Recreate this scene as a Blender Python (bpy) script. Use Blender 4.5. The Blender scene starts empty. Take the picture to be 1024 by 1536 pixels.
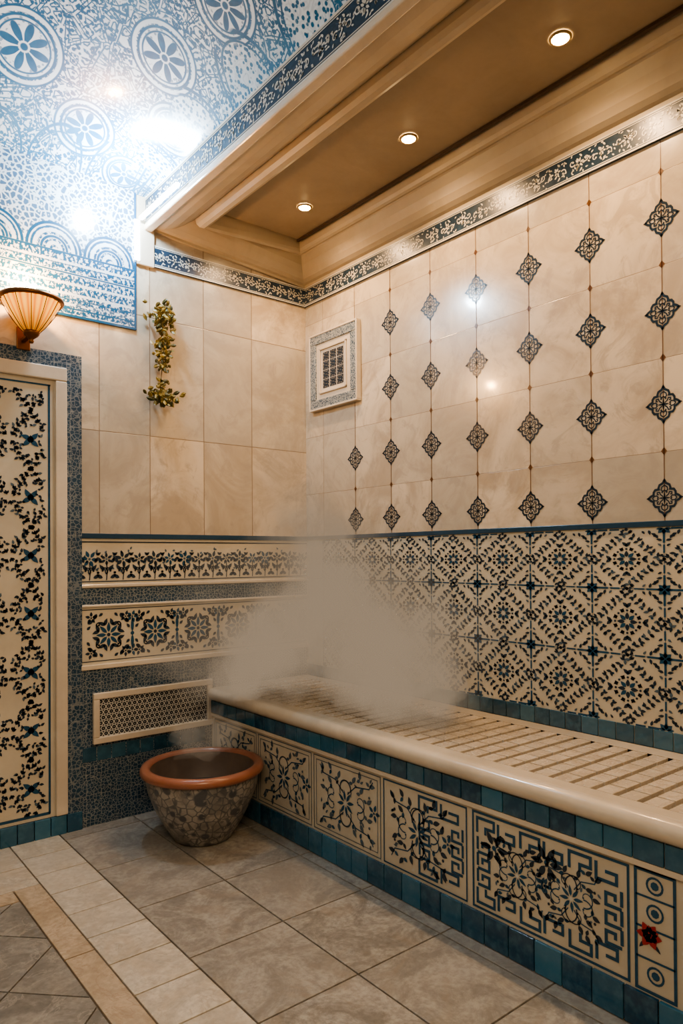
import bpy, math, random, bmesh
from mathutils import Matrix, Vector, noise as mnoise
random.seed(7)
SC=bpy.context.scene
try: SC.view_settings.look='AgX - Medium High Contrast'
except Exception: pass
def link(o,parent=None):
    bpy.context.collection.objects.link(o)
    if parent: o.parent=parent
    return o
# ---------------------------------------------------------------- node DSL
class S:
    def __init__(s,g,k): s.g=g; s.k=k
    def __add__(s,o): return s.g.m('ADD',s,o)
    __radd__=__add__
    def __sub__(s,o): return s.g.m('SUBTRACT',s,o)
    def __rsub__(s,o): return s.g.m('SUBTRACT',o,s)
    def __mul__(s,o): return s.g.m('MULTIPLY',s,o)
    __rmul__=__mul__
    def __truediv__(s,o): return s.g.m('DIVIDE',s,o)
    def __neg__(s): return s.g.m('MULTIPLY',s,-1.0)
class G:
    def __init__(s,name):
        s.mat=bpy.data.materials.new(name); s.mat.use_nodes=True
        s.nt=s.mat.node_tree; s.nt.nodes.clear()
        s.o=s.nt.nodes.new('ShaderNodeOutputMaterial'); s._p=None
    def n(s,t): return s.nt.nodes.new(t)
    def set(s,inp,v):
        if isinstance(v,S): s.nt.links.new(v.k,inp)
        elif v is not None: inp.default_value=v
    def m(s,op,*a,clamp=False):
        n=s.n('ShaderNodeMath'); n.operation=op; n.use_clamp=clamp
        for i,v in enumerate(a): s.set(n.inputs[i],v)
        return S(s,n.outputs[0])
    def pos(s):
        if not s._p:
            t=s.n('ShaderNodeTexCoord'); s.P=S(s,t.outputs['Object'])
            x=s.n('ShaderNodeSeparateXYZ'); s.set(x.inputs[0],s.P)
            s._p=tuple(S(s,x.outputs[i]) for i in range(3))
        return s._p
    def comb(s,x,y,z):
        n=s.n('ShaderNodeCombineXYZ')
        for i,v in enumerate((x,y,z)): s.set(n.inputs[i],v)
        return S(s,n.outputs[0])
    def noise(s,scale,detail=4,rough=.55,vec=None,dist=0.):
        n=s.n('ShaderNodeTexNoise'); s.pos(); s.set(n.inputs['Vector'],vec or s.P)
        n.inputs['Scale'].default_value=scale;n.inputs['Detail'].default_value=detail
        n.inputs['Roughness'].default_value=rough;n.inputs['Distortion'].default_value=dist
        return S(s,n.outputs[0])
    def vor(s,scale,feature='F1',vec=None,out=0,rand=1.):
        n=s.n('ShaderNodeTexVoronoi'); s.pos(); n.feature=feature
        s.set(n.inputs['Vector'],vec or s.P); n.inputs['Scale'].default_value=scale
        n.inputs['Randomness'].default_value=rand
        return S(s,n.outputs[out])
    def white(s,v):
        n=s.n('ShaderNodeTexWhiteNoise'); n.noise_dimensions='1D'; s.set(n.inputs['W'],v); return S(s,n.outputs[0])
    def island(s):
        n=s.n('ShaderNodeNewGeometry'); return S(s,n.outputs['Random Per Island'])
    def mix(s,f,a,b,bt='MIX'):
        n=s.n('ShaderNodeMix'); n.data_type='RGBA'; n.blend_type=bt
        s.set(n.inputs[0],f)
        for i,v in ((6,a),(7,b)):
            if isinstance(v,tuple): v=(*v,1) if len(v)==3 else v
            s.set(n.inputs[i],v)
        return S(s,n.outputs[2])
    def lt(s,a,b,w=.0008):
        return s.m('ADD',s.m('DIVIDE',s.m('SUBTRACT',b,a),w),.5,clamp=True)
    def line(s,a,c,w,soft=.001): return s.lt(s.m('ABSOLUTE',a-c),w*.5,soft)
    def frac(s,a): return s.m('FRACT',a)
    def sstep(s,a,lo,hi):
        n=s.n('ShaderNodeMapRange'); n.interpolation_type='SMOOTHSTEP'
        s.set(n.inputs[0],a); n.inputs[1].default_value=lo; n.inputs[2].default_value=hi
        return S(s,n.outputs[0])
    def mx(s,*a):
        r=a[0]
        for b in a[1:]: r=s.m('MAXIMUM',r,b)
        return r
    def out(s,col,rough=.4,height=None,bd=.001,bs=.5,coat=0,metal=0,spec=.5,em=None,ems=0):
        b=s.n('ShaderNodeBsdfPrincipled')
        if isinstance(col,tuple): b.inputs['Base Color'].default_value=(*col,1)
        else: s.set(b.inputs['Base Color'],col)
        s.set(b.inputs['Roughness'],rough); b.inputs['Metallic'].default_value=metal
        b.inputs['Specular IOR Level'].default_value=spec
        b.inputs['Coat Weight'].default_value=coat; b.inputs['Coat Roughness'].default_value=.08
        if em: b.inputs['Emission Color'].default_value=(*em,1); b.inputs['Emission Strength'].default_value=ems
        if height is not None:
            n=s.n('ShaderNodeBump'); n.inputs['Strength'].default_value=bs; n.inputs['Distance'].default_value=bd
            s.set(n.inputs['Height'],height); s.nt.links.new(n.outputs[0],b.inputs['Normal'])
        s.nt.links.new(b.outputs[0],s.o.inputs[0]); s.b=b
        return s.mat
CREAM=(.68,.60,.48); 
def flat(name,c,rough=.35,coat=0,metal=0,var=.15,sc=20):
    g=G(name); f=g.noise(sc,2)
    return g.out(g.mix(f,tuple(v*(1-var) for v in c),tuple(min(1,v*(1+var)) for v in c)),rough,coat=coat,metal=metal)
ink_dark=flat('ink_dark_glaze',(.016,.032,.052),.25)
ink_blue=flat('ink_blue_glaze',(.012,.065,.125),.25,var=.4,sc=60)
ink_grey=flat('ink_grey_glaze',(.07,.11,.145),.3)
ink_white=flat('ink_white_glaze',(.58,.57,.52),.3)
ink_red=flat('ink_red_glaze',(.30,.02,.02),.3)
ink_brown=flat('ink_brown_glaze',(.13,.06,.025),.3)
def m_cream(name,c=CREAM,rough=.28,coat=.3):
    g=G(name); a=g.noise(3,4,.6,dist=.6); b=g.noise(40,2)
    col=g.mix(g.sstep(a,.3,.75),tuple(v*.80 for v in c),c)
    col=g.mix(b*.2,col,(.42,.34,.24))
    return g.out(col,rough,height=b,bd=.0006,bs=.3,coat=coat)
glaze_cream=m_cream('glazed_cream_tile',(.61,.55,.44))
marble_trim=m_cream('cream_marble_trim',(.70,.61,.49),.2,.4)
plaster=m_cream('cream_plaster',(.54,.46,.34),.45,0.)
plaster_dk=m_cream('tan_plaster_panel',(.30,.24,.165),.5,0.)
def m_walltile(name,right):
    g=G(name); x,y,z=g.pos()
    if right:
        u=(-y-.1749)/.293; v=(z-1.692)/.3445
        fu=g.frac(u); fv=g.frac(v)
        du=g.m('MINIMUM',fu,1-fu)*.293; dv=g.m('MINIMUM',fv,1-fv)*.3445
        j=g.mx(g.lt(du,.0012,.001),g.lt(dv,.0009,.001))
        cid=g.m('FLOOR',u)*7.13+g.m('FLOOR',v)*3.71
    else:
        j=None; cid=None
        for i,c in enumerate((-1.276,-1.009,-.696,-.387)):
            l=g.line(x,c,.004,.0015); j=l if j is None else g.mx(j,l)
            t=g.m('GREATER_THAN',x,c)*(1.7); cid=t if cid is None else cid+t
        for c in (1.951,2.575): 
            j=g.mx(j,g.line(z,c,.004,.0015)); cid=cid+g.m('GREATER_THAN',z,c)*5.31
    r=g.white(cid+.123)
    off=g.comb(x+r*5,y+r*9,z+r*3)
    a=g.noise(2.6,5,.65,vec=off,dist=1.1); b=g.noise(6,6,.7,vec=off,dist=1.8)
    c1=g.mix(g.sstep(a,.35,.65),(.44,.355,.26),(.66,.565,.44))
    c1=g.mix(g.sstep(b,.50,.64)*.6,c1,(.38,.31,.24))
    c1=g.mix(g.m('MULTIPLY',r,.7),c1,(.37,.34,.29))
    c1=g.mix(j*.8,c1,(.14,.09,.055))
    return g.out(c1,.22,height=1-j+b*.05,bd=.001,bs=.5,coat=.35)
mw_r=m_walltile('marble_wall_tile_right',True); mw_b=m_walltile('marble_wall_tile_back',False)
def m_mosaic(name,scale=55,light=.38,axis='x',amt=.6):
    g=G(name); x,y,z=g.pos()
    h=x if axis=='x' else y
    e=g.vor(scale,'DISTANCE_TO_EDGE',rand=.85)
    f=g.vor(scale*1.9,'F1',rand=1)
    line=g.lt(e,.07,.05); sp=g.lt(f,light*.6,.1)
    fr=g.mx(g.lt(g.frac(h/.075),.035,.02),g.lt(g.frac(z/.075),.035,.02))
    mask=g.mx(line*.7,sp*.9)
    n=g.noise(9,2)
    dk=g.mix(n,(.008,.028,.06),(.02,.07,.12))
    col=g.mix(mask*amt,dk,(.46,.46,.42)); col=g.mix(fr*.3,col,(.45,.45,.4))
    return g.out(col,.3,coat=.2)
mosaic=m_mosaic('dark_blue_mosaic',58,.40,'x',.68)
def m_bluetile(name,a=(.007,.04,.085),b=(.035,.15,.24)):
    g=G(name); r=g.island(); n=g.noise(25,3,.6)
    col=g.mix(g.m('MULTIPLY',r,1.),a,b); col=g.mix(g.sstep(n,.4,.8)*.5,col,(.07,.19,.27))
    return g.out(col,.12,height=n,bd=.0012,bs=.35,coat=.5)
blue_tile=m_bluetile('blue_glazed_square_tile'); blue_tile_dull=m_bluetile('dull_blue_square_tile',(.018,.055,.09),(.05,.125,.18))
grout=flat('grout_beige',(.22,.185,.14),.8)
# ---------------------------------------------------------------- geometry helpers
def mesh(name,v,f,mats,mi=None,parent=None,smooth=False,loc=(0,0,0)):
    me=bpy.data.meshes.new(name); me.from_pydata(v,[],f)
    for m in (mats if isinstance(mats,(list,tuple)) else [mats]): me.materials.append(m)
    if mi: me.polygons.foreach_set('material_index',mi)
    if smooth: me.polygons.foreach_set('use_smooth',[True]*len(f))
    me.update(); o=bpy.data.objects.new(name,me); o.location=loc; link(o,parent); return o
BF=[(0,1,3,2),(4,6,7,5),(0,4,5,1),(2,3,7,6),(0,2,6,4),(1,5,7,3)]
def boxes(name,L,mat,parent=None,bevel=0,seg=2):
    v=[];f=[]
    for (x0,x1,y0,y1,z0,z1) in L:
        b=len(v)
        for x in (x0,x1):
            for y in (y0,y1):
                for z in (z0,z1): v.append((x,y,z))
        f+=[tuple(b+i for i in q) for q in BF]
    o=mesh(name,v,f,mat,parent=parent)
    if bevel:
        m=o.modifiers.new('b','BEVEL'); m.width=bevel; m.segments=seg; m.limit_method='ANGLE'
    return o
def empty(name,loc=(0,0,0)):
    e=bpy.data.objects.new(name,None); e.location=loc; e.empty_display_size=.1; link(e); return e
def lathe(name,prof,mat,n=48,parent=None,loc=(0,0,0),flute=0,nf=24,z0=0,z1=1):
    v=[];f=[]
    for (r,z) in prof:
        for i in range(n):
            a=2*math.pi*i/n; rr=r
            if flute and z0<=z<=z1: rr=r*(1+flute*abs(math.cos(a*nf/2)))
            v.append((rr*math.cos(a),rr*math.sin(a),z))
    for j in range(len(prof)-1):
        for i in range(n):
            f.append((j*n+i,j*n+(i+1)%n,(j+1)*n+(i+1)%n,(j+1)*n+i))
    return mesh(name,v,f,mat,parent=parent,smooth=True,loc=loc)
class Pat:
    def __init__(s,LW=1.1): s.v=[];s.f=[];s.m=[];s.st=[(0,0,1,1,0)];s.LW=LW
    def push(s,cx,cy,sx=1,sy=None,rot=0): s.st.append((cx,cy,sx,sx if sy is None else sy,rot))
    def pop(s): s.st.pop()
    def tr(s,p):
        x,y=p
        for cx,cy,sx,sy,r in reversed(s.st):
            x*=sx;y*=sy
            if r: x,y=x*math.cos(r)-y*math.sin(r),x*math.sin(r)+y*math.cos(r)
            x+=cx;y+=cy
        return (x,y)
    def poly(s,pts,m=0):
        b=len(s.v); s.v+=[s.tr(p) for p in pts]; s.f.append(tuple(range(b,b+len(pts)))); s.m.append(m)
    def leaf(s,x,y,a,L,W,m=0,curl=0.):
        n=5;up=[];dn=[]; W=W*s.LW; L=L*1.08
        for i in range(n+1):
            t=i/n; w=W*.5*math.sin(math.pi*min(1,t**.8))
            an=a+curl*t; px=x+L*t*math.cos(a+curl*t*.5); py=y+L*t*math.sin(a+curl*t*.5)
            up.append((px-w*math.sin(an),py+w*math.cos(an))); dn.append((px+w*math.sin(an),py-w*math.cos(an)))
        s.poly(up+dn[::-1][1:-1],m)
    def dot(s,x,y,r,m=0,n=8): s.poly([(x+r*math.cos(2*math.pi*i/n+.3),y+r*math.sin(2*math.pi*i/n+.3)) for i in range(n)],m)
    def stroke(s,pts,w,m=0,closed=False,taper=0.):
        P=[Vector(p) for p in pts]; N=len(P); L=[];R=[]
        for i in range(N):
            a=P[i-1] if (i>0 or closed) else P[i]; c=P[(i+1)%N] if (i<N-1 or closed) else P[i]
            d1=(P[i]-a); d2=(c-P[i])
            if d1.length<1e-9: d1=d2
            if d2.length<1e-9: d2=d1
            d1=d1.normalized(); d2=d2.normalized(); d=(d1+d2)
            d=d.normalized() if d.length>1e-6 else d1
            nn=Vector((-d.y,d.x)); k=1/max(.5,nn.dot(Vector((-d1.y,d1.x))))
            ww=w*.5*k*(1-taper*i/(N-1)) 
            L.append(P[i]+nn*ww); R.append(P[i]-nn*ww)
        for i in range(N if closed else N-1):
            j=(i+1)%N; s.poly([tuple(L[i]),tuple(L[j]),tuple(R[j]),tuple(R[i])],m)
    def ring(s,x,y,r,w,m=0,n=24): s.stroke([(x+r*math.cos(2*math.pi*i/n),y+r*math.sin(2*math.pi*i/n)) for i in range(n)],w,m,closed=True)
    def spiral(s,x,y,a,r,turn,w,m=0,dirn=1,n=14):
        pts=[]; px,py,an=x,y,a
        for i in range(n+1):
            pts.append((px,py)); t=i/n
            st=2*math.pi*r*turn/n*(1-.75*t)*.8
            an+=dirn*2*math.pi*turn/n; px+=st*math.cos(an); py+=st*math.sin(an)
        s.stroke(pts,w,m,taper=.5); s.dot(px,py,w*.8,m)
    def rect(s,x0,y0,x1,y1,m=0): s.poly([(x0,y0),(x1,y0),(x1,y1),(x0,y1)],m)
    def frame(s,x0,y0,x1,y1,w,m=0): s.stroke([(x0,y0),(x1,y0),(x1,y1),(x0,y1)],w,m,closed=True)
    def flower(s,x,y,r,n,m=0,m2=None,a0=0.):
        for i in range(n): s.leaf(x+r*.22*math.cos(a0+2*math.pi*i/n),y+r*.22*math.sin(a0+2*math.pi*i/n),a0+2*math.pi*i/n,r*.8,r*2.1/n,m)
        s.dot(x,y,r*.16,m if m2 is None else m2)
    def build(s,name,fn,mats,parent): 
        return mesh(name,[fn(p[0],p[1],i) for i,p in enumerate(s.v)],s.f,mats,s.m,parent)
INK=[ink_dark,ink_blue,ink_grey,ink_white,ink_red,ink_brown]
def onR(off): return lambda a,b,i: (-off,-a,b)
def onB(off): return lambda a,b,i: (a,-off,b)
XB=-.668
def onBench(off): return lambda a,b,i:(XB-off,-a,b)
rnd=lambda a: random.uniform(-a,a)
# ================================================================ ROOM SHELL
YN=-4.7; XL=-4.1; HT=3.9
wall_right=boxes('wall_right',[(0,.12,YN,.12,-.02,HT)],mw_r)
wall_back=boxes('wall_back',[(XL,0,0,.12,-.02,HT)],mw_b)
wall_left=boxes('wall_left',[(XL-.12,XL,YN,.12,-.02,HT)],glaze_cream)
wall_front=boxes('wall_front',[(XL,0.12,YN-.12,YN,-.02,HT)],plaster)
floor=boxes('floor',[(XL,0.12,YN,.12,-.10,-.008)],grout)
def m_stone(name,c1,c2,vein,rough=.35,va=.5,tint=None):
    g=G(name); r=g.island(); x,y,z=g.pos()
    off=g.comb(x+r*7,y+r*11,z)
    a=g.noise(6,7,.75,vec=off,dist=.9); b=g.noise(45,3,.6,vec=off); v=g.noise(3.,5,.6,vec=off,dist=2.2)
    col=g.mix(g.sstep(a,.38,.62),c1,c2); col=g.mix(g.sstep(b,.35,.7)*.45,col,tuple(k*.6 for k in c1))
    if tint: col=g.mix(g.sstep(v,.5,.62)*.4,col,tint)
    col=g.mix(g.lt(g.m('ABSOLUTE',v-.5),.008,.015)*va,col,vein)
    col=g.mix(g.m('MULTIPLY',r,.5),col,tuple(k*.72 for k in c2))
    return g.out(col,g.m('ADD',g.m('MULTIPLY',b,.25),rough-.12),height=b,bd=.001,bs=.4,coat=.1)
st_grey=m_stone('grey_stone_tile',(.21,.195,.17),(.42,.395,.35),(.46,.42,.36),.4,.2,(.29,.235,.17))
st_white=m_stone('pale_marble_tile',(.46,.42,.35),(.65,.60,.51),(.33,.25,.16),.35,.4,(.44,.35,.24))
st_tan=m_stone('tan_marble_strip',(.40,.315,.215),(.57,.47,.35),(.25,.15,.08))
st_slate=m_stone('slate_marble_tile',(.17,.165,.15),(.33,.31,.275),(.46,.42,.36),.35,.5)
gp=.003
L=[]
xs=[-1.48,-1.11,-.735,-.36,0.0]; ys=[0,-.10,-.52,-.94,-1.36,-1.78,-2.2,-2.62,-3.04,-3.46,-3.88,-4.3,YN]
for i in range(len(xs)-1):
    for j in range(len(ys)-1): L.append((xs[i]+gp,xs[i+1]-gp,ys[j+1]+gp,ys[j]-gp,-.03,0))
boxes('stone_tiles',L,st_grey,floor,.0015)
L=[]; y=0
while y>YN:
    L.append((-1.70+gp,-1.48-gp,y-.205+gp,y-gp,-.03,0)); y-=.205
x=-1.70
while x>XL: 
    for (a,b) in ((-.28,0),(-.49,-.28)): L.append((max(x-.3,XL)+gp,x-gp,a+gp,b-gp,-.03,0))
    x-=.3
boxes('pale_tiles',L,st_white,floor,.0015)
L=[(-1.80,-1.70-gp,y0-.62+gp,y0-gp,-.03,.001) for y0 in (-.49,-1.11,-1.73,-2.35,-2.97,-3.59)]
x=-1.803
while x>XL: L.append((max(x-.6,XL)+gp,x-gp,-.59,-.49-gp,-.03,.001)); x-=.6
boxes('tan_border_strip',L,st_tan,floor,.0015)
def clip(poly,x0,x1,y0,y1):
    def cl(P,ax,lim,s):
        o=[]
        for i in range(len(P)):
            a,b=P[i-1],P[i]; ia=s*(a[ax]-lim)<=0; ib=s*(b[ax]-lim)<=0
            if ia!=ib:
                t=(lim-a[ax])/(b[ax]-a[ax]); o.append((a[0]+t*(b[0]-a[0]),a[1]+t*(b[1]-a[1])))
            if ib: o.append(b)
        return o
    for ax,lim,s in ((0,x0,-1),(0,x1,1),(1,y0,-1),(1,y1,1)):
        poly=cl(poly,ax,lim,s)
        if len(poly)<3: return None
    return poly
v=[];f=[];q=.30
for i in range(-14,15):
    for j in range(-14,15):
        cx=-2.2+(i+j)*q*.7071*1.0; cy=-1.6+(i-j)*q*.7071
        h=q*.7071-.004
        P=clip([(cx-h,cy),(cx,cy-h),(cx+h,cy),(cx,cy+h)],XL,-1.806,YN,-.596)
        if P:
            b=len(v); v+=[(p[0],p[1],0) for p in P]+[(p[0],p[1],-.02) for p in P]; n=len(P)
            f.append(tuple(b+k for k in range(n))); f+= [(b+k,b+(k+1)%n,b+n+(k+1)%n,b+n+k) for k in range(n)]
mesh('diagonal_tiles',v,f,st_slate,parent=floor)
# ================================================================ RIGHT WALL
ZT=1.438
boxes('lower_tile_backing',[(-.008,0,YN,0,.55,ZT)],glaze_cream,wall_right)
trimb=flat('blue_trim_glaze',(.014,.05,.095),.15,coat=.5)
boxes('trim_1',[(-.016,0,YN,0,ZT-.022,ZT)],trimb,wall_right,.003)
L=[];s=.02
while s<4.65: L.append((-.014,0,-s-.071,-s,.60,.668)); s+=.0745
boxes('trim_blue_tiles',L,blue_tile_dull,wall_right,.002)
p=Pat(1.15)
def tile_floral(p):
    for q in range(4):
        p.push(0,0,1,1,q*math.pi/2)
        for k in range(2):
            a=k*math.pi/4
            p.leaf(.07*math.cos(a),.07*math.sin(a),a,.2,.1,1 if k else 0)
            p.leaf(.30*math.cos(a+.25),.30*math.sin(a+.25),a+.9,.14,.075,0,.6)
            p.leaf(.30*math.cos(a-.25),.30*math.sin(a-.25),a-.9,.14,.075,0,-.6)
            p.dot(.34*math.cos(a),.34*math.sin(a),.035,0)
        p.leaf(.44,0,.5,.17,.09,0,.5);p.leaf(.44,0,-.5,.17,.09,0,-.5);p.dot(.46,0,.045,1)
        n=6
        for i in range(n+1):
            t=(i+.3)/(n+.6); x=.86*(1-t)+.03; y=.86*t+.03; d=2.356
            p.leaf(x,y,d+.75+rnd(.3),.145,.075,2 if random.random()<.3 else 0,.4);p.leaf(x,y,d-.75+rnd(.3),.145,.075,0,-.4)
            if i%2: p.dot(x-.05,y-.05,.035,1)
            else: p.leaf(x+.02,y+.02,.785+rnd(.3),.12,.06,0)
        p.leaf(1,1,-2.356,.2,.12,1);p.leaf(1,.98,-math.pi/2-.1,.17,.075,1);p.leaf(.98,1,math.pi+.1,.17,.075,1)
        p.leaf(.80,.80,-2.356+.9,.13,.07,0,.5);p.leaf(.80,.80,-2.356-.9,.13,.07,0,-.5)
        p.dot(.76,.76,.04,0)
        p.leaf(.95,.60,2.6,.15,.07,0,.5);p.leaf(.60,.95,-1.1,.15,.07,0,-.5)
        p.leaf(.93,.42,2.2,.12,.06,2,.5);p.leaf(.42,.93,-.7,.12,.06,0,-.5)
        p.stroke([(1,.20),(1,.47)],.05,1); p.stroke([(1,.53),(1,.82)],.06,1)
        p.dot(1,0,.05,0); p.leaf(1,.05,2.2,.11,.06,0)
        p.pop()
a0=.175
rows=[(1.41,1.185),(1.185,.932),(.932,.672)]
for k in range(-1,16):
    c0=a0+.293*k
    if c0>4.6: break
    for (zt,zb) in rows:
        if c0<0: continue
        p.push(c0+.1465,(zt+zb)/2,.1465,(zt-zb)/2); tile_floral(p); p.pop()
p.build('lower_tile_ornament',onR(.0095),INK,wall_right)
p=Pat()
for (zt,zb) in rows[1:]: p.rect(0,zt-.0012,4.6,zt+.0012,2)
for k in range(16): p.rect(a0+.293*k-.001,.67,a0+.293*k+.001,1.41,2)
p.build('lower_tile_joints',onR(.0088),INK,wall_right)
p=Pat(1.0)
def diamond(p):
    def ogee(sx,sy):
        return [(0,sy*1.02),(sx*.10,sy*.84),(sx*.30,sy*.74),(sx*.36,sy*.58),(sx*.34,sy*.50),(sx*.56,sy*.48),(sx*.66,sy*.34),(sx*.66,sy*.20),(sx*.84,sy*.12),(sx*.98,0)]
    for sx in (1,-1):
        for sy in (1,-1):
            p.stroke(ogee(sx,sy),.13,0)
            p.stroke([(0,sy*.72),(sx*.16,sy*.62),(sx*.20,sy*.46),(sx*.08,sy*.38),(0,sy*.46)],.07,0)
            p.stroke([(sx*.74,0),(sx*.62,sy*.12),(sx*.46,sy*.14),(sx*.38,sy*.05),(sx*.44,0)],.07,0)
            p.stroke([(sx*.08,sy*.08),(sx*.24,sy*.20),(sx*.30,sy*.34),(sx*.44,sy*.32),(sx*.44,sy*.22),(sx*.34,sy*.20)],.07,0)
            p.leaf(sx*.12,sy*.26,math.atan2(sy,sx*.3),.14,.10,0)
    p.dot(0,0,.10,0)
    for a in range(4): p.leaf(0,0,a*math.pi/2,.34,.10,0)
    p.leaf(0,.9,math.pi/2,.22,.12,0);p.leaf(0,-.9,-math.pi/2,.22,.12,0);p.leaf(.9,0,0,.2,.12,0);p.leaf(-.9,0,math.pi,.2,.12,0)
for k in range(0,15):
    s=.468+.293*k
    if s>4.6: break
    p.rect(s-.0013,ZT,s+.0013,2.843,5)
    for j in range(4):
        if k==0 and j<2: continue
        z=2.555-.3445*j
        p.push(s,z,.062,.065); diamond(p); p.pop()
        if j<3: p.push(s,z-.172,.011,.015); p.poly([(-1,0),(0,-1),(1,0),(0,1)],5); p.pop()
    if k>0: p.push(s,2.727,.011,.015); p.poly([(-1,0),(0,-1),(1,0),(0,1)],5); p.pop()
p.build('diamond_ornaments',onR(.0015),INK,wall_right)
band_dark=flat('band_dark_blue_glaze',(.018,.04,.07),.3,var=.5,sc=50)
def band_white(p,L0,L1,z0,z1,per=.11,dens=14):
    h=(z1-z0)/2; c=(z0+z1)/2
    p.rect(L0,z1-h*.12,L1,z1,3); p.rect(L0,z0,L1,z0+h*.12,3)
    p.rect(L0,z1-h*.24,L1,z1-h*.18,3); p.rect(L0,z0+h*.18,L1,z0+h*.24,3)
    n=int((L1-L0)/per); d=(L1-L0)/n
    for i in range(n):
        x=L0+d*(i+.5)
        p.push(x,c,h*.75)
        if i%2==0: p.flower(0,0,.5,6,3,0,a0=rnd(.4))
        else: p.flower(0,.1,.36,5,3,0,a0=rnd(.6))
        dd=d/(h*.75)
        for sgn in (1,-1):
            p.spiral(.45*sgn,0,math.pi/2*(1-sgn)+.9*sgn*(1 if i%2 else -1),.42,.8,.12,3,dirn=-sgn*(1 if i%2 else -1))
            p.leaf(.3*sgn,.5,1.2*sgn+.7,.4,.16,3,.8*sgn);p.leaf(.3*sgn,-.5,-1.2*sgn-.7,.4,.16,3,-.8*sgn)
        for k in range(dens): p.leaf(rnd(dd*.5),rnd(.9),rnd(3.14),.28,.13,3,rnd(.8))
        p.pop()
boxes('crown_band_backing',[(-.012,0,YN,0,2.843,2.956)],band_dark,wall_right)
p=Pat(); band_white(p,.012,4.6,2.843,2.956,.10,18); p.build('crown_band_ornament',onR(.0135),INK,wall_right)
boxes('crown_band_backing_b',[(-.985,-.012,-.012,0,2.843,2.956)],band_dark,wall_back)
p=Pat(); band_white(p,-.985,-.013,2.843,2.956,.07,10); p.build('crown_band_ornament_b',onB(.0135),INK,wall_back)
pl=empty('decorative_wall_vent')
s0,s1,z0,z1=.085,.515,2.19,2.63
boxes('outer_frame',[(-.03,0,-s1,-s0,z0,z0+.055),(-.03,0,-s1,-s0,z1-.055,z1),(-.03,0,-s1,-s1+.055,z0+.055,z1-.055),(-.03,0,-s0-.055,-s0,z0+.055,z1-.055)],m_mosaic('vent_border_mosaic',75,.75,'y',.85),pl,.004)
boxes('panel',[(-.022,0,-s1+.05,-s0-.05,z0+.05,z1-.05)],marble_trim,pl)
boxes('rim',[(-.034,0,-s1-.006,-s0+.006,z1-.004,z1+.008),(-.034,0,-s1-.006,-s0+.006,z0-.008,z0+.004),(-.034,0,-s1-.008,-s1+.004,z0,z1),(-.034,0,-s0-.004,-s0+.008,z0,z1)],marble_trim,pl,.003)
boxes('inner_frame',[(-.032,0,-s1+.09,-s0-.09,z0+.085,z0+.097),(-.032,0,-s1+.09,-s0-.09,z1-.097,z1-.085),(-.032,0,-s1+.09,-s1+.10,z0+.085,z1-.085),(-.032,0,-s0-.10,-s0-.09,z0+.085,z1-.085)],marble_trim,pl,.003)
p=Pat()
for i in range(3):
    for j in range(4):
        cx=s0+.118+.0315+i*.0655; cz=z0+.113+.027+j*.0535
        p.push(cx,cz,.029,.0245)
        p.frame(-.9,-.9,.9,.9,.2,0)
        for q in range(4):
            p.push(0,0,1,1,q*math.pi/2); p.leaf(.1,.1,.785,.9,.5,0); p.stroke([(0,.1),(0,.9)],.25,0); p.dot(.55,.2,.13,0);p.pop()
        p.pop()
p.build('grille_ornament',onR(.0235),INK,pl)
# ================================================================ BACK WALL
boxes('lower_tile_backing',[(-1.375,0,-.008,0,0,ZT)],glaze_cream,wall_back)
boxes('trim_2',[(-1.375,0,-.016,0,ZT-.026,ZT)],trimb,wall_back,.003)
boxes('mosaic_bands',[(-1.375,0,-.011,0,1.085,1.165),(-1.375,0,-.011,0,0,.765)],mosaic,wall_back)
boxes('band_mouldings',[(-1.375,0,-.018,0,1.168,1.186),(-1.375,0,-.018,0,1.072,1.085),(-1.375,0,-.022,0,.765,.79)],marble_trim,wall_back,.004)
L=[];x=-1.37
while x<-.70: L.append((x,x+.071,-.0125,0,.315,.386)); x+=.0745
boxes('blue_tile_course',L,blue_tile_dull,wall_back,.002)
p=Pat(1.2)
x=-1.375
p.rect(-1.375,1.392,0,1.398,0);p.rect(-1.375,1.196,0,1.201,0)
i=0
while x<-.02:
    for k in range(2):
        cx=x+.045+k*.085
        p.push(cx,1.235,.075)
        p.stroke([(0,-.4),(.05,.2),(0,.8)],.07,0); p.flower(0,1.0,.42 if k else .55,6,1 if (i+k)%3==0 else 0,2,a0=rnd(.5))
        for sg in (1,-1):
            p.spiral(0,0,math.pi/2-sg*.9,.36,.7,.09,0,dirn=sg)
            p.leaf(.1*sg,.25,math.pi/2-sg*1.0,.5,.2,0,sg*.5);p.leaf(.25*sg,-.25,math.pi/2-sg*1.3,.45,.2,0,sg*.6)
            p.leaf(.35*sg,.75,math.pi/2-sg*.5,.4,.18,0);p.leaf(.5*sg,1.25,math.pi/2-sg*.9,.3,.15,0);p.dot(.55*sg,.1,.08,0)
            for _ in range(3): p.leaf(sg*random.uniform(.1,.6),random.uniform(.2,1.7),rnd(3.1),.22,.11,2)
        p.pop()
    x+=.17;i+=1
x=-1.355
p.rect(-1.375,1.058,0,1.062,0);p.rect(-1.375,.803,0,.807,0)
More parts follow.
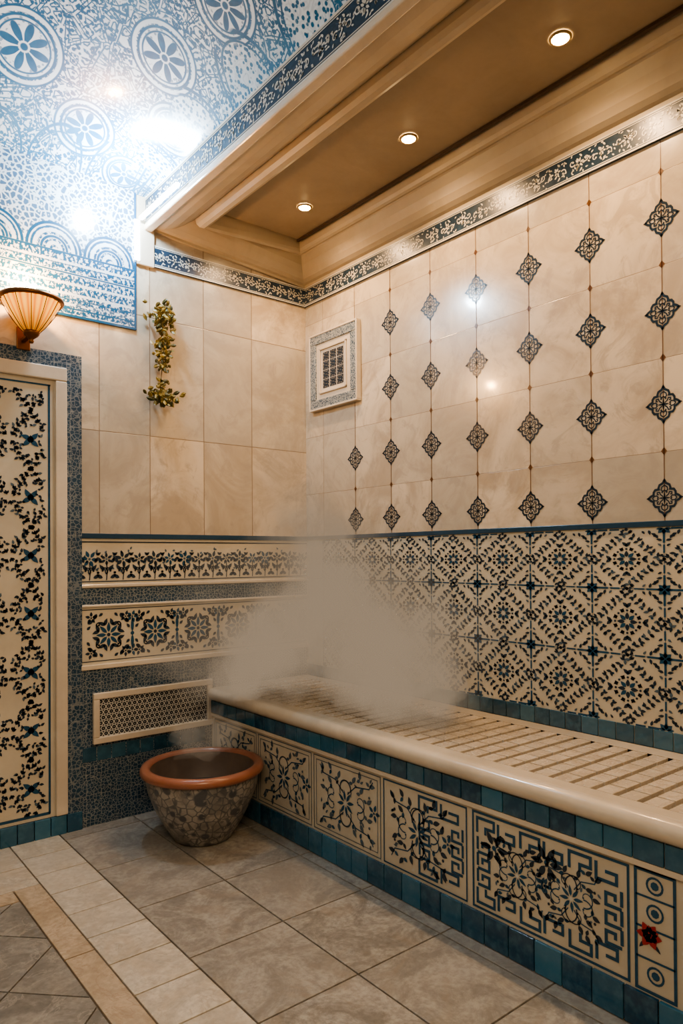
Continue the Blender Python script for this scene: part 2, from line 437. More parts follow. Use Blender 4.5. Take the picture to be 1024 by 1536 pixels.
while x<-.05:
    p.push(x+.12,.932,.118)
    p.flower(0,0,.5,8,1,0); 
    for q in range(8):
        a=q*math.pi/4+.39; p.leaf(.42*math.cos(a),.42*math.sin(a),a+.5,.3,.13,0,.4);p.leaf(.42*math.cos(a),.42*math.sin(a),a-.5,.3,.13,0,-.4);p.dot(.5*math.cos(a),.5*math.sin(a),.05,0)
    for q in range(4):
        p.push(0,0,1,1,q*math.pi/2)
        p.flower(.74,.74,.24,5,0);p.leaf(.9,.5,2.6,.28,.13,0);p.leaf(.5,.9,-1.1,.28,.13,0);p.leaf(.92,.25,2.2,.2,.1,0);p.leaf(.25,.92,-.8,.2,.1,0)
        p.spiral(.5,.35,.6,.13,.8,.05,0);p.spiral(.35,.5,1.0,.13,.8,.05,0,dirn=-1)
        p.pop()
    p.pop()
    p.push(x+.243,.932,.1)
    for sg in (1,-1): p.leaf(0,.05*sg,sg*math.pi/2,.75,.14,1); p.flower(0,.85*sg,.3,5,1)
    p.dot(0,0,.1,1); p.pop()
    x+=.247
p.build('band_ornament',onB(.0095),INK,wall_back)
vg=empty('lattice_vent_grille')
vx0,vx1,vz0,vz1=-1.32,-.665,.40,.65
fw=.032
boxes('frame',[(vx0,vx1,-.034,-.012,vz0,vz0+fw),(vx0,vx1,-.034,-.012,vz1-fw,vz1),(vx0,vx0+fw,-.034,-.012,vz0+fw,vz1-fw),(vx1-fw,vx1,-.034,-.012,vz0+fw,vz1-fw)],marble_trim,vg,.004)
boxes('recess',[(vx0+.02,vx1-.02,-.014,-.012,vz0+.02,vz1-.02)],flat('vent_recess_dark',(.012,.02,.03),.6),vg)
p=Pat(); w=vx1-vx0-2*fw; h=vz1-vz0-2*fw; nx=22; cw=w/nx; nz=int(h/cw+.5); ch=h/nz
for i in range(nx):
    for j in range(nz):
        cx=vx0+fw+cw*(i+.5+(.25 if j%2 else -.25)); cz=vz0+fw+ch*(j+.5)
        p.ring(cx,cz,cw*.48,cw*.15,3,6)
        p.dot(cx,cz,cw*.09,3,5)
p.build('lattice',onB(.022),INK,vg)
dp=wall_back
boxes('niche_border_mosaic',[(-2.35,-1.37,-.02,0,2.232,2.30),(-1.44,-1.37,-.02,0,0,2.232)],m_mosaic('niche_border_mosaic',50,.34,'x',.5),dp)
boxes('niche_white_frame',[(-2.35,-1.44,-.028,0,2.165,2.232),(-1.495,-1.44,-.028,0,.09,2.165)],marble_trim,dp,.006)
boxes('niche_panel',[(-2.35,-1.49,-.012,0,.09,2.17)],glaze_cream,dp)
L=[];x=-1.372
while x>-2.4: L.append((x-.071,x,-.024,0,.0,.088)); x-=.0745
boxes('niche_base_tiles',L,blue_tile,dp,.002)
p=Pat(1.15)
p.rect(-2.35,2.135,-1.515,2.143,1);p.rect(-1.527,.11,-1.517,2.143,1);p.rect(-2.35,.105,-1.519,.118,1)
sw,sh=.19,.272; X0,Zs=-1.605,.24
for i in range(-1,5):
    for j in range(-1,8):
        cx=X0-sw*i; cz=Zs+sh*j
        if cx>-1.54 or cz>2.10 or cz<.13: continue
        p.push(cx,cz,.040)
        for a in (.7,2.44,3.84,5.58): p.leaf(0,0,a+rnd(.1),1.1,.50,1,rnd(.5))
        p.dot(0,0,.38,1); p.leaf(0,0,1.57,.5,.3,0); p.pop()
def sprig(x,z,a,L):
    p.leaf(x,z,a,L,L*.50,0,.3)
    p.leaf(x+.3*L*math.cos(a),z+.3*L*math.sin(a),a+1.1,L*.7,L*.42,0,-.6)
    p.leaf(x+.3*L*math.cos(a),z+.3*L*math.sin(a),a-1.1,L*.7,L*.42,0,.6)
def inb(x,z): return -2.33<x<-1.547 and .135<z<2.12
for i in range(-1,6):
    for j in range(-1,9):
        cx=X0-sw*i; cz=Zs+sh*j
        for (dx,dz) in ((1,1),(1,-1),(-1,1),(-1,-1)):
            N=6
            for t in range(N):
                f_=(t+.5)/N; x=cx+dx*sw*.5*(1-f_); z=cz+dz*sh*.5*f_
                if inb(x,z): sprig(x+rnd(.004),z+rnd(.004),math.atan2(dz*sh,-dx*sw)+rnd(.45),.022)
            for (u,w_) in ((.25,.16),(.13,.28),(.34,.06),(.05,.38),(.20,.06),(.07,.24),(.28,.30),(.40,.20),(.16,.40)):
                x=cx+dx*sw*u+rnd(.005); z=cz+dz*sh*w_+rnd(.005)
                if inb(x,z): p.leaf(x,z,math.atan2(dz,dx)+rnd(1.2),.020,.0105,2 if random.random()<.25 else 0,rnd(.8)); p.leaf(x,z,math.atan2(dz,dx)+1.8+rnd(.6),.014,.009,0,rnd(.5))
p.build('niche_ornament',onB(.0135),INK,dp)
def m_lunette():
    g=G('lunette_blue_tile'); x,y,z=g.pos()
    e=g.vor(38,'DISTANCE_TO_EDGE'); f=g.vor(60,'F1'); n=g.noise(60,3,.6)
    mask=g.mx(g.lt(e,.12,.08),g.lt(f,.28,.1))
    row=g.frac(z/.05); txt=g.lt(g.noise(1,2,.6,vec=g.comb(x*75,0.,z*50)),.52,.05)*g.lt(g.m('ABSOLUTE',row-.5),.38,.05)
    inband=g.lt(z,2.80,.002)
    m=g.mx(txt*inband,g.m('MULTIPLY',1-mask,1-inband)*.9)
    per=.27; cx=(g.frac((x+1.09)/per)-.5)*per; zz=z-2.80
    d=g.m('SQRT',cx*cx+zz*zz); up=g.m('GREATER_THAN',z,2.80)
    ins=g.lt(d,.118,.003)*up
    m=m*(1-ins)+ins*(g.lt(g.m('ABSOLUTE',g.frac(d/.03)-.5),.2,.1)*g.lt(n,.55,.1))
    for r_,w in ((.125,.014),(.105,.008),(.06,.012)): m=g.mx(m,g.line(d,r_,w,.002)*up)
    for zc,w in ((2.495,.014),(2.53,.008),(2.575,.006),(2.70,.008),(2.795,.010),(2.74,.004)): m=g.mx(m,g.line(z,zc,w,.002))
    low=g.lt(z,2.56,.002); m=g.mx(m,low*g.lt(f,.45,.1)*.9)
    m=g.mx(m,g.line(x,-1.09,.014,.002))
    col=g.mix(m,(.52,.60,.66),g.mix(n,(.006,.05,.12),(.015,.10,.21)))
    return g.out(col,.25,coat=.4)
boxes('lunette_tiles',[(XL,-1.085,-.010,0,2.49,3.4)],m_lunette(),wall_back)
boxes('corner_pilaster',[(-1.083,-.988,-.018,0,2.835,3.05)],marble_trim,wall_back,.004)
# ================================================================ CEILING
ceiling=empty('ceiling')
XE=-1.03
prof=[(0,2.956,0,3.03),(.014,2.956,.035,3.03),(.014,2.972,.045,3.042),(.03,2.978,.09,3.045),(.05,2.992,.14,3.058),(.07,3.018,.18,3.078),(.088,3.055,.21,3.10),(.10,3.10,.235,3.118),(.106,3.106,.24,3.09),(.118,3.104,.252,3.073),(.13,3.11,.272,3.068),(.138,3.125,.292,3.078),(.142,3.15,.305,3.10),(.146,3.175,.312,3.175),(.165,3.175,.335,3.175),(.165,3.16,.335,3.16)]
v=[];f=[];ye=YN
for d,z,e,zl in prof: v+=[(-d,ye,z),(-d,-d,z),(XE+e,-d,zl),(XE+e,ye,zl)]
for i in range(len(prof)-1):
    for k in range(3): f.append((4*i+k,4*i+k+1,4*i+5+k,4*i+4+k))
b=4*(len(prof)-1); 
mesh('cornice',v,f,plaster,parent=ceiling)
mesh('coffer_panel',[v[b],v[b+1],v[b+2],v[b+3]],[(0,1,2,3)],plaster_dk,parent=ceiling)
boxes('coffer_line',[(-.176,-.160,YN,-.16,3.148,3.162)],flat('groove_brown',(.06,.035,.02),.6),ceiling)
boxes('soffit_top',[(XE+.002,0,YN,0,3.25,3.30)],plaster,ceiling)
boxes('beam_face',[(XE,XE+.02,YN,0,3.03,3.3)],band_dark,ceiling)
boxes('beam_edge_moulding',[(XE-.016,XE+.03,YN,0,3.018,3.050)],marble_trim,ceiling,.008,3)
p=Pat(); band_white(p,0.0,4.6,3.06,3.20,.12,20); band_white(p,0.0,4.6,3.20,3.245,.05,5)
p.build('beam_band_ornament',lambda a,b,i:(XE-.0015,-a,b),INK,ceiling)
R_,H_,Z0=.90,.50,3.20
def gz(d): 
    t=max(0,min(1,d/R_)); return 1-(1-t)**1.6
def vz(x,y): return Z0+H_*(gz(XE-x)*gz(-y))**.8
nx,ny=100,130; v=[];f=[]
def ss(t,a,b): return a+(b-a)*t**1.6
for i in range(nx+1):
    for j in range(ny+1):
        x=XE-.0005-ss(i/nx,0,(XE-XL)); y=-ss(j/ny,0,-YN); v.append((x,y,vz(x,y)))
for i in range(nx):
    for j in range(ny):
        a=i*(ny+1)+j; f.append((a,a+1,a+ny+2,a+ny+1))
def m_vault():
    g=G('vault_blue_tile'); x,y,z=g.pos()
    n=g.noise(30,3,.6); big=g.noise(2.5,2)
    e1=g.vor(24,'DISTANCE_TO_EDGE'); f1=g.vor(52,'F1'); e2=g.vor(9,'DISTANCE_TO_EDGE')
    m=g.mx(g.lt(f1,.42,.10),g.lt(g.m('ABSOLUTE',e1-.16),.06,.05))
    m=g.mx(m*g.lt(n,.64,.12),g.lt(g.m('ABSOLUTE',e2-.05),.018,.01))
    meds=[(-1.264,-.739,.125,8),(-1.22,-1.17,.115,9),(-1.41,-.19,.11,8),(-1.18,-.085,.085,7),(-1.115,-.50,.10,8),(-1.72,-.35,.13,8),(-1.60,-.95,.14,8),(-2.05,-.8,.14,8),(-1.5,-1.6,.14,8),(-2.0,-1.5,.14,8)]
    for (cx,cy,r,np_) in meds:
        cz=vz(cx,cy); h=.01
        tx=Vector((h,0,vz(cx+h,cy)-cz)).normalized(); ty=Vector((0,h,vz(cx,cy+h)-cz)); ty=(ty-tx*ty.dot(tx)).normalized()
        dx=x-cx;dy=y-cy;dz=z-cz
        a=dx*tx.x+dy*tx.y+dz*tx.z; b_=dx*ty.x+dy*ty.y+dz*ty.z
        d=g.m('SQRT',dx*dx+dy*dy+dz*dz)
        an=g.m('ARCTAN2',a,b_); pet=g.m('ABSOLUTE',g.m('COSINE',an*(np_/2)))
        ins=g.lt(d,r,.004)
        petm=g.lt(d,(pet*.62+.18)*r,.008)*g.lt(-d,-.18*r,.004)*g.lt(-pet,-.35,.1)
        spk=g.lt(f1,.34,.1)*.7
        mm=g.mx(petm,g.line(d,r*.97,.016,.003),g.line(d,r*.80,.008,.003),g.lt(d,.12*r,.004),spk*g.lt(-d,-.62*r,.004))
        m=m*(1-ins)+ins*mm
        m=g.mx(m*(1-g.line(d,r*1.10,r*.14,.004)),g.line(d,r*1.2,.010,.003))
    per=.42; q=(g.frac((-y-.85)/per)-.5)*per; zz=z-3.22
    d=g.m('SQRT',q*q+zz*zz); near=g.lt(-x,1.17,.01)
    for r_,w in ((.15,.014),(.125,.008)): m=g.mx(m,g.line(d,r_,w,.003)*near)
    ins=g.lt(d,.12,.003)*near; m=m*(1-ins*.8)+ins*g.lt(f1,.42,.1)*.8
    per=.27; q=(g.frac((x+1.09)/per)-.5)*per; dd=g.m('SQRT',q*q+(z-3.21)*(z-3.21)); nb=g.lt(-y,.2,.01)
    for r_,w in ((.12,.010),(.10,.005)): m=g.mx(m,g.line(dd,r_,w,.003)*nb)
    col=g.mix(m,(.60,.70,.77),g.mix(n,(.006,.065,.16),(.02,.15,.29)))
    col=g.mix(g.sstep(big,.35,.7)*.30,col,(.16,.35,.52))
    return g.out(col,.25,coat=.3)
mesh('vault_shell',v,f,m_vault(),parent=ceiling,smooth=True)
boxes('roof_slab',[(XL-.12,.12,YN-.12,.12,HT,HT+.1)],plaster,ceiling)
# ================================================================ BENCH
bench=empty('tiled_bench')
YB=-4.66
boxes('core',[(XB,-.017,YB,-.023,0,.565)],glaze_cream,bench)
pr=[(-.10,.60),(-.655,.60)]
for i in range(9):
    a=math.pi/2+math.pi*i/8; pr.append((-.667+.030*math.cos(a),.567+.033*math.sin(a)))
pr+=[(-.10,.534)]
v=[(x,y,z) for y in (YB,-.023) for x,z in pr]; n=len(pr)
f=[(i,(i+1)%n,n+(i+1)%n,n+i) for i in range(n) if i!=0]
o=mesh('bullnose_edge',v,f,marble_trim,parent=bench,smooth=True)
boxes('seat_margins',[(-.657,-.60,YB,-.023,.57,.6005),(-.10,-.018,YB,-.023,.57,.6005),(-.60,-.10,-.12,-.023,.57,.6005)],marble_trim,bench,.001)
boxes('drain_bed',[(-.60,-.10,YB,-.12,.55,.572)],flat('drain_dark',(.008,.006,.005),.8),bench)
L=[];y=-.123;j=0
while y>YB+.07:
    w=.056; nxs=6; cw=.5/nxs
    for i in range(nxs):
        x0=-.60+cw*i; L.append((x0+.0035,x0+cw-.0035,y-w,y,.56,.6005))
    y-=w+.019; j+=1
boxes('seat_slats',L,m_stone('cream_slat_marble',(.54,.46,.36),(.70,.61,.50),(.4,.3,.2),.25),bench,.0015)
L=[];s=.03
while s<4.55: L.append((XB-.010,XB,-s-.086,-s,.468,.534)); s+=.090
boxes('upper_blue_tiles',L,blue_tile,bench,.002)
L=[];s=.03
while s<4.55: L.append((XB-.012,XB,-s-.096,-s,.003,.103)); s+=.100
boxes('base_blue_tiles',L,blue_tile,bench,.002)
boxes('front_ledge',[(XB-.008,XB,YB,-.023,.448,.466)],marble_trim,bench,.002)
p=Pat(1.1)
def scroll_fill(p,x0,x1,z0,z1,dens=1.,ca=0):
    w=x1-x0;h=z1-z0; n=max(1,int(w/(h*.9)))
    for i in range(n):
        cx=x0+w*(i+.5)/n
        p.push(cx,(z0+z1)/2,h/2)
        hw=w/n/h
        p.flower(0,0,.38,8,1,3,a0=rnd(.3))
        for sx in (1,-1):
            for sy in (1,-1):
                p.spiral(.18*sx*hw,.25*sy,math.atan2(sy,sx*.6),.46,.75,.045,ca,dirn=sx*sy)
                p.spiral(.42*sx*hw,.12*sy,math.atan2(sy*.3,sx),.36,.8,.04,1,dirn=-sx*sy)
                p.stroke([(.1*sx,.3*sy),(.35*sx*hw,.62*sy),(.8*sx*hw,.7*sy),(.92*sx*hw,.95*sy)],.035,1)
                for (a,b_) in ((.5,.45),(.25,.7),(.72,.25),(.8,.78),(.5,.88)):
                    an=math.atan2(sy*b_,sx*a)+rnd(.7)
                    p.leaf(a*sx*hw,b_*sy,an,.25,.13,ca,rnd(.6)); p.leaf(a*sx*hw,b_*sy,an+2.2,.17,.10,1 if random.random()<.5 else ca,rnd(.6))
                p.dot(.8*sx*hw,.45*sy,.045,ca)
                for k in range(int(2*dens)): p.leaf(sx*random.uniform(.3,.95)*hw,sy*random.uniform(.25,.95),rnd(3.1),.15,.07,2,rnd(.9))
        p.flower(hw*.95*(-1 if i else 1),.05,.25,5,1)
        p.pop()
def key_border(p,x0,x1,z0,z1,u=.062):
    w=.010
    for (za,sg) in ((z1,-1),(z0,1)):
        n=int((x1-x0)/(u*1.35)); d=(x1-x0)/n
        for i in range(n):
            a=x0+d*i+.004
            if i%2: pts=[(a,0),(a,.05),(a+d*.72,.05),(a+d*.72,.022),(a+d*.32,.022)]
            else: pts=[(a,.05),(a,0),(a+d*.80,0),(a+d*.80,.03),(a+d*.4,.03),(a+d*.4,.052)]
            p.stroke([(q[0],za+sg*(q[1]+.004)) for q in pts],w,1)
    for (xa,sg) in ((x0,1),(x1,-1)):
        n=3; d=(z1-z0-.13)/n
        for i in range(n):
            c=z0+.065+d*i
            p.stroke([(xa+sg*.006,c),(xa+sg*.055,c),(xa+sg*.055,c+d*.62),(xa+sg*.026,c+d*.62),(xa+sg*.026,c+d*.3)],w,1)
            p.stroke([(xa+sg*.006,c+d*.15),(xa+sg*.006,c+d*.95)],w,1)
zA,zB=.115,.437
for (a,b_) in [(.06,.48),(.50,.94),(.96,1.40)]:
    p.frame(a,zA,b_,zB,.004,2); p.frame(a+.018,zA+.018,b_-.018,zB-.018,.003,2); scroll_fill(p,a+.03,b_-.03,zA+.025,zB-.025,1.6,2)
a,b_=1.42,1.845
p.frame(a,zA,b_,zB,.006,1); key_border(p,a+.19,b_-.012,zA+.014,zB-.014); scroll_fill(p,a+.03,b_-.08,zA+.03,zB-.03,1.)
a,b_=1.875,2.44
p.frame(a,zA,b_,zB,.008,1); key_border(p,a+.014,b_-.014,zA+.014,zB-.014); scroll_fill(p,a+.085,b_-.085,zA+.06,zB-.06,1.)
for fx,fz in ((1.965,.335),(2.17,.355)): p.flower(fx,fz,.055,6,0,1)
a,b_=2.462,2.572
p.frame(a,zA-.004,b_,zB+.004,.009,1)
for zc in (.16,.245,.33,.405):
    p.rect(a,zc+.036,b_,zc+.042,1)
    if zc in (.16,.33,.405): p.ring((a+b_)/2,zc,.022,.006,1,16); p.dot((a+b_)/2,zc,.012,1)
p.push(2.50,.262,.03); p.leaf(-.4,-.5,-2.2,.9,.3,0); p.leaf(.4,-.5,-.8,.9,.3,0);p.pop()
p.build('front_ornament',onBench(.0015),INK,bench)
p=Pat(1.8); p.push(2.50,.265,.034); p.flower(0,0,1.,6,4,4); p.dot(0,0,.55,4); p.flower(.1,.1,.7,5,4,4,a0=.5);p.pop()
for (a,b_) in ((2.62,3.2),(3.22,3.8),(3.82,4.4)):
    p.frame(a,zA,b_,zB,.008,1); key_border(p,a+.014,b_-.014,zA+.014,zB-.014); p.LW=1; scroll_fill(p,a+.085,b_-.085,zA+.06,zB-.06,1.)
p.build('rose_ornament',onBench(.0022),INK,bench)
# ================================================================ BOWL
def m_bowl():
    g=G('patterned_stone_bowl'); x,y,z=g.pos()
    n=g.noise(9,4,.6,dist=.8); e=g.vor(17,'SMOOTH_F1'); e2=g.vor(28,'DISTANCE_TO_EDGE')
    m=g.mx(g.lt(e,.30,.1)*.9,g.lt(e2,.07,.05)*.7)
    col=g.mix(g.sstep(n,.35,.65),(.19,.18,.165),(.34,.315,.28))
    col=g.mix(m*g.sstep(g.noise(5,2),.30,.45),col,(.05,.058,.075))
    col=g.mix(g.sstep(g.noise(60,3),.60,.72)*.5,col,(.5,.45,.38))
    return g.out(col,.35,height=n,bd=.004,bs=.4,coat=.15)
bowl=empty('stone_wash_bowl',(-.963,-.475,0))
prof=[(0,.004),(.115,.004),(.125,.0),(.135,.006),(.15,.03),(.185,.085),(.225,.16),(.252,.235),(.262,.29),(.262,.315)]
lathe('body',prof,m_bowl(),64,bowl)
rim=[(.262,.308),(.278,.308),(.287,.318),(.287,.332),(.279,.345),(.262,.350),(.247,.345),(.240,.332)]
terra=G('terracotta_rim'); nn=terra.noise(14,4); terra=terra.out(terra.mix(nn,(.25,.088,.05),(.37,.155,.09)),.3,height=nn,bd=.002,coat=.3)
lathe('rim',rim,terra,64,bowl)
gi=G('bowl_inside'); nn=gi.noise(12,4); gi=gi.out(gi.mix(nn,(.10,.075,.06),(.20,.15,.12)),.4)
lathe('inside',[(.241,.334),(.238,.30),(.225,.23),(.19,.13),(.13,.06),(0,.045)],gi,64,bowl)
gw=G('bowl_water'); gw.out((.05,.06,.06),.05)
lathe('water',[(0,.21),(.214,.21)],gw.mat,48,bowl)
# ================================================================ SCONCE
sc=empty('wall_sconce',(-1.64,-.155,2.285)); sc.scale=(1,1,.80)
bronze=flat('aged_bronze',(.22,.09,.03),.35,metal=.8)
ga=G('amber_ribbed_glass'); x,y,z=ga.pos(); an=ga.m('ARCTAN2',y,x); rb=ga.m('ABSOLUTE',ga.m('COSINE',an*12.0))
b=ga.n('ShaderNodeBsdfPrincipled'); ga.set(b.inputs['Base Color'],ga.mix(rb,(.26,.07,.01),(.5,.22,.04))); b.inputs['Roughness'].default_value=.25
ga.set(b.inputs['Emission Color'],ga.mix(rb,(.70,.15,.004),(1.,.42,.05))); ga.set(b.inputs['Emission Strength'],ga.sstep(z,.05,.21)*1.8+.4)
ga.nt.links.new(b.outputs[0],ga.o.inputs[0])
lathe('glass_shade',[(.028,.06),(.045,.08),(.065,.115),(.085,.155),(.103,.195),(.118,.228),(.128,.24),(.122,.243),(.10,.20),(.06,.12),(.03,.07)],ga.mat,144,sc,flute=.045,nf=24,z0=.07,z1=.23)
lathe('rim_ring',[(.122,.230),(.136,.230),(.140,.240),(.136,.252),(.122,.252),(.118,.241),(.122,.230)],bronze,64,sc)
lathe('finial',[(0,-.002),(.008,.0),(.012,.010),(.008,.020),(.016,.028),(.030,.042),(.036,.056),(.034,.068),(.02,.072)],bronze,32,sc)
boxes('bracket',[(-.012,.012,.0,.132,.045,.065),(-.03,.03,.125,.135,.0,.13)],bronze,sc,.004)
v=[];f=[]
for k in range(12):
    a=2*math.pi*(k+.5)/12
    prev=None
    for (r,z) in [(.034,.062),(.052,.085),(.074,.12),(.095,.157),(.113,.197),(.130,.236)]:
        c=Vector((r*math.cos(a),r*math.sin(a),z)); t=Vector((-math.sin(a),math.cos(a),0))*.002; o_=Vector((math.cos(a),math.sin(a),-.4))*.003
        b=len(v); v+=[tuple(c-t),tuple(c+o_),tuple(c+t)]
        if prev is not None: f+=[(prev,prev+1,b+1,b),(prev+1,prev+2,b+2,b+1)]
        prev=b
mesh('ribs',v,f,bronze,parent=sc)
bulb=G('bulb_glow'); bulb.out((1,.8,.5),.4,em=(1,.62,.28),ems=50)
lathe('bulb',[(0,.12),(.02,.125),(.034,.17),(.040,.22),(.034,.27),(.020,.31),(0,.325)],bulb.mat,24,sc)
def light(name,t,loc,e,col,parent=None,**k):
    l=bpy.data.lights.new(name,t); l.energy=e; l.color=col
    for a,b in k.items():
        if a!='rot': setattr(l,a,b)
    o=bpy.data.objects.new(name,l); o.location=loc; o.rotation_euler=k.get('rot',(0,0,0)); link(o,parent); return o
light('sconce_light','POINT',(0,.05,.38),28,(1,.52,.20),sc,shadow_soft_size=.02)
# ================================================================ HANGING GREENERY
vine=empty('hanging_greenery',(-.955,-.03,2.105))
gl=G('olive_leaf'); r=gl.island(); gl=gl.out(gl.mix(r,(.025,.035,.01),(.24,.18,.035)),.5)
v=[];f=[]
def addleaf(c,d,L,W):
    d=d.normalized(); s=d.cross(Vector((0,1,.2))).normalized(); nrm=s.cross(d)
    b=len(v)
    for t,w in ((0,.1),(.3,.8),(.6,.9),(.85,.45)):
        v.extend([tuple(c+d*L*t-s*W*w*.5+nrm*L*.12*t*t),tuple(c+d*L*t+nrm*(-L*.06)),tuple(c+d*L*t+s*W*w*.5+nrm*L*.12*t*t)])
    v.append(tuple(c+d*L))
    for i in range(3):
        k=b+3*i; f.extend([(k,k+1,k+4,k+3),(k+1,k+2,k+5,k+4)])
    f.extend([(b+9,b+10,b+12),(b+10,b+11,b+12)])
for (z,rw,rh,n,L) in [(.45,.055,.06,90,.036),(.50,.035,.035,45,.034),(.33,.042,.035,44,.034),(.27,.040,.04,42,.034),(.21,.030,.03,20,.03),(.13,.024,.03,18,.03),(.06,.055,.03,64,.038),(.03,.04,.03,44,.036),(.39,.015,.04,8,.026)]:
    for i in range(n):
        c=Vector((random.gauss(0,.55)*rw,random.uniform(-.035,.012),z+random.gauss(0,.5)*rh))
        c.y=min(c.y,.014)
        d=Vector((rnd(1),random.uniform(-.9,.1),rnd(1)))
        addleaf(c,d,L*random.uniform(.7,1.2),L*.6)
for i in range(28):
    t=i/27; addleaf(Vector((-.09+.19*t,-.01,.055-.045*math.sin(math.pi*t)+.02*t)),Vector((rnd(1),-.4,rnd(1))),.034,.02)
v=[(a,min(b,.024),c) for a,b,c in v]
mesh('leaves',v,f,gl,parent=vine)
cu=bpy.data.curves.new('stem','CURVE'); cu.dimensions='3D'; cu.bevel_depth=.003
sp=cu.splines.new('POLY'); pts=[(0,.018,.52),(-.006,.01,.44),(.006,.012,.36),(-.004,.008,.28),(.006,.012,.2),(-.005,.01,.12),(.0,.012,.04)]
sp.points.add(len(pts)-1)
for i,q in enumerate(pts): sp.points[i].co=(*q,1)
o=bpy.data.objects.new('stem',cu); cu.materials.append(flat('stem_brown',(.10,.07,.03),.7)); link(o,vine)
# ================================================================ DOWNLIGHTS
dl_em=G('downlight_lens'); dl_em.out((1,.9,.7),.4,em=(1,.66,.30),ems=90)
bez=flat('bezel_brass',(.30,.22,.12),.35,metal=.5)
for i,y in enumerate((-.50,-1.28,-2.05,-3.0)):
    d=empty('recessed_downlight',(-.365,y,3.157))
    lathe('bezel',[(.030,-.002),(.032,-.005),(.038,-.004),(.040,.002)],bez,32,d)
    lathe('lens',[(0,-.012),(.015,-.010),(.026,-.006),(.031,-.002)],dl_em.mat,24,d)
    light('beam','SPOT',(0,0,-.03),(38,38,38,50)[i],(1,.62,.325),d,spot_size=math.radians(155),spot_blend=.7,shadow_soft_size=.03)
led=empty('cove_led_light',(-1.10,-.10,3.10))
lm=G('cool_led'); lm.out((1,1,1),.4,em=(.80,.92,1),ems=18)
boxes('strip',[(.025,.045,-.35,.08,-.035,-.02),(-.0,.030,.075,.081,-.25,-.04)],lm.mat,led,.002)
light('glow','POINT',(-.17,-.16,.0),48,(.68,.86,1),led,shadow_soft_size=.05)
light('vault_uplight','SPOT',(-2.5,-1.5,2.2),175,(.66,.84,1),None,spot_size=math.radians(110),spot_blend=.8,shadow_soft_size=.1,rot=(math.radians(180+18),math.radians(-22),0))
light('room_fill_light','AREA',(-2.9,-4.2,3.0),52,(1,.76,.49),None,shape='DISK',size=1.4,rot=(math.radians(35),0,math.radians(-35)))  # added warm fill behind the camera, no fixture there
# ================================================================ STEAM
steam=empty('steam_cloud')
def m_glow_steam(d):
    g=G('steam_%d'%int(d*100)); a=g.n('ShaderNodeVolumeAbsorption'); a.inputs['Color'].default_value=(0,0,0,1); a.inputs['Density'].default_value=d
    e=g.n('ShaderNodeEmission'); e.inputs[0].default_value=(1,.76,.53,1); e.inputs[1].default_value=d*.31  # built-in glow stands in for room light scattered by the steam
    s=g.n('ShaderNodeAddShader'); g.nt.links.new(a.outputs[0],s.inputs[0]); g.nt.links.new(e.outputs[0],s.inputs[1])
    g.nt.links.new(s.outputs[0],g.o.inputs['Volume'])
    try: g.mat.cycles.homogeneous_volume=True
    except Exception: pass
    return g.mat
ms=[m_glow_steam(.60),m_glow_steam(2.0),m_glow_steam(4.2)]
def soft(v,lim,band):
    if v>lim-band: return lim-band+band*(1-math.exp(-(v-lim+band)/band))
    return v
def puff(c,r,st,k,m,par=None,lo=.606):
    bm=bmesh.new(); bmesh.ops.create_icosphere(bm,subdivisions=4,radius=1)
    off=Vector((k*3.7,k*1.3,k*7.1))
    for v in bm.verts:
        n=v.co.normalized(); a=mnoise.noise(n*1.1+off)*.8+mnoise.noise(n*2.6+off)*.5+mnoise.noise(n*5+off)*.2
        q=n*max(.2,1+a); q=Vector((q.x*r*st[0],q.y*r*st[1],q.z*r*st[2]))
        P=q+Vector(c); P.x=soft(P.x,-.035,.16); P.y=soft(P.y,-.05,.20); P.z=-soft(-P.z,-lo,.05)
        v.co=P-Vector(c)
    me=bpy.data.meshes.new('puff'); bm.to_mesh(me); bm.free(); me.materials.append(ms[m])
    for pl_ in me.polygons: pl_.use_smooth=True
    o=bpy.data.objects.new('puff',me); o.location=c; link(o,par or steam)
rs=random.Random(11)
k=0
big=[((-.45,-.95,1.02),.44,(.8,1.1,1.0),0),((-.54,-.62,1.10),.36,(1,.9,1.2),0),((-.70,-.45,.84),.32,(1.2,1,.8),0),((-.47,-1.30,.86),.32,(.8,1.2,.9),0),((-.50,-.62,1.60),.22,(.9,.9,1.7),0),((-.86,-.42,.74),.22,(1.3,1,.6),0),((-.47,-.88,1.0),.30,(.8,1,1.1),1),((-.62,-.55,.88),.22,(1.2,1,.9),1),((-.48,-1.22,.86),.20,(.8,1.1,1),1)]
for (c,r,st,m) in big: k+=1; puff(c,r,st,k,m)
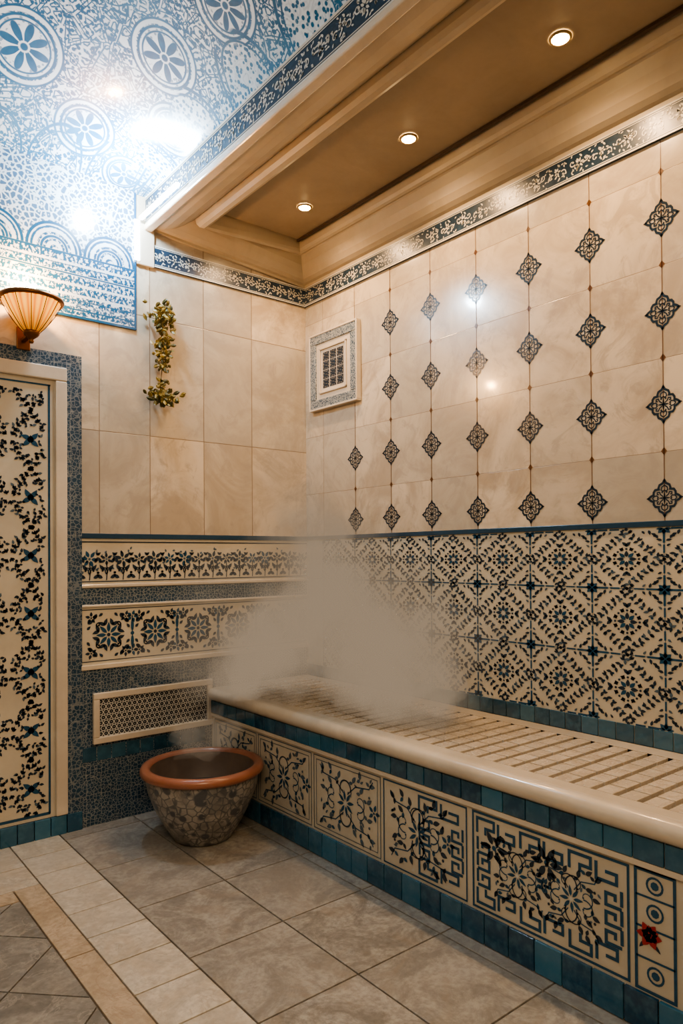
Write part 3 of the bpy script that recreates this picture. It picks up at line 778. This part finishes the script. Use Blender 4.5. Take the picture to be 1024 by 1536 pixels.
paths=[[(-.50,-1.32,.72),(-.42,-1.18,.84),(-.40,-1.02,.96),(-.40,-.88,1.08),(-.40,-.78,1.2),(-.43,-.70,1.36),(-.46,-.64,1.54)],
       [(-.78,-.44,.72),(-.68,-.50,.80),(-.59,-.58,.90),(-.51,-.66,1.02),(-.47,-.68,1.16)],
       [(-.40,-1.46,.74),(-.38,-1.34,.84),(-.38,-1.20,.96)],
       [(-.46,-1.0,.70),(-.46,-.88,.82)]]
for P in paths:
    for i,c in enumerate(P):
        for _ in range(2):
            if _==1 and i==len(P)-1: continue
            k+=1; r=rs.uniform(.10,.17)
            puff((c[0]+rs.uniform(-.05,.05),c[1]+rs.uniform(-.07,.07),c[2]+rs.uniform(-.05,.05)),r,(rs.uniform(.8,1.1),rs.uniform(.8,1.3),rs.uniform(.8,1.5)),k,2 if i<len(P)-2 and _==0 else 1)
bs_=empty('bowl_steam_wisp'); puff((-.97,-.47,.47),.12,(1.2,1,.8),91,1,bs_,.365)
# ================================================================ WORLD + CAMERA
w=bpy.data.worlds.new('world'); SC.world=w; w.use_nodes=True
w.node_tree.nodes['Background'].inputs[0].default_value=(.35,.28,.22,1); w.node_tree.nodes['Background'].inputs[1].default_value=.3
yaw,pitch,roll=.68008,.01158,-.00681
fv=Vector((math.sin(yaw)*math.cos(pitch),math.cos(yaw)*math.cos(pitch),math.sin(pitch)))
rv=Vector((math.cos(yaw),-math.sin(yaw),0)); uv=rv.cross(fv)
r2=rv*math.cos(roll)+uv*math.sin(roll); u2=-rv*math.sin(roll)+uv*math.cos(roll)
cd=bpy.data.cameras.new('camera'); cam=bpy.data.objects.new('camera',cd); link(cam)
cam.matrix_world=Matrix((( r2.x,u2.x,-fv.x,-2.551),(r2.y,u2.y,-fv.y,-3.49208),(r2.z,u2.z,-fv.z,1.3142),(0,0,0,1)))
cd.sensor_fit='VERTICAL'; cd.sensor_height=36; cd.sensor_width=24; cd.lens=36*1058.56/1536; cd.shift_y=54.629/1536
cd.clip_start=.02
SC.camera=cam
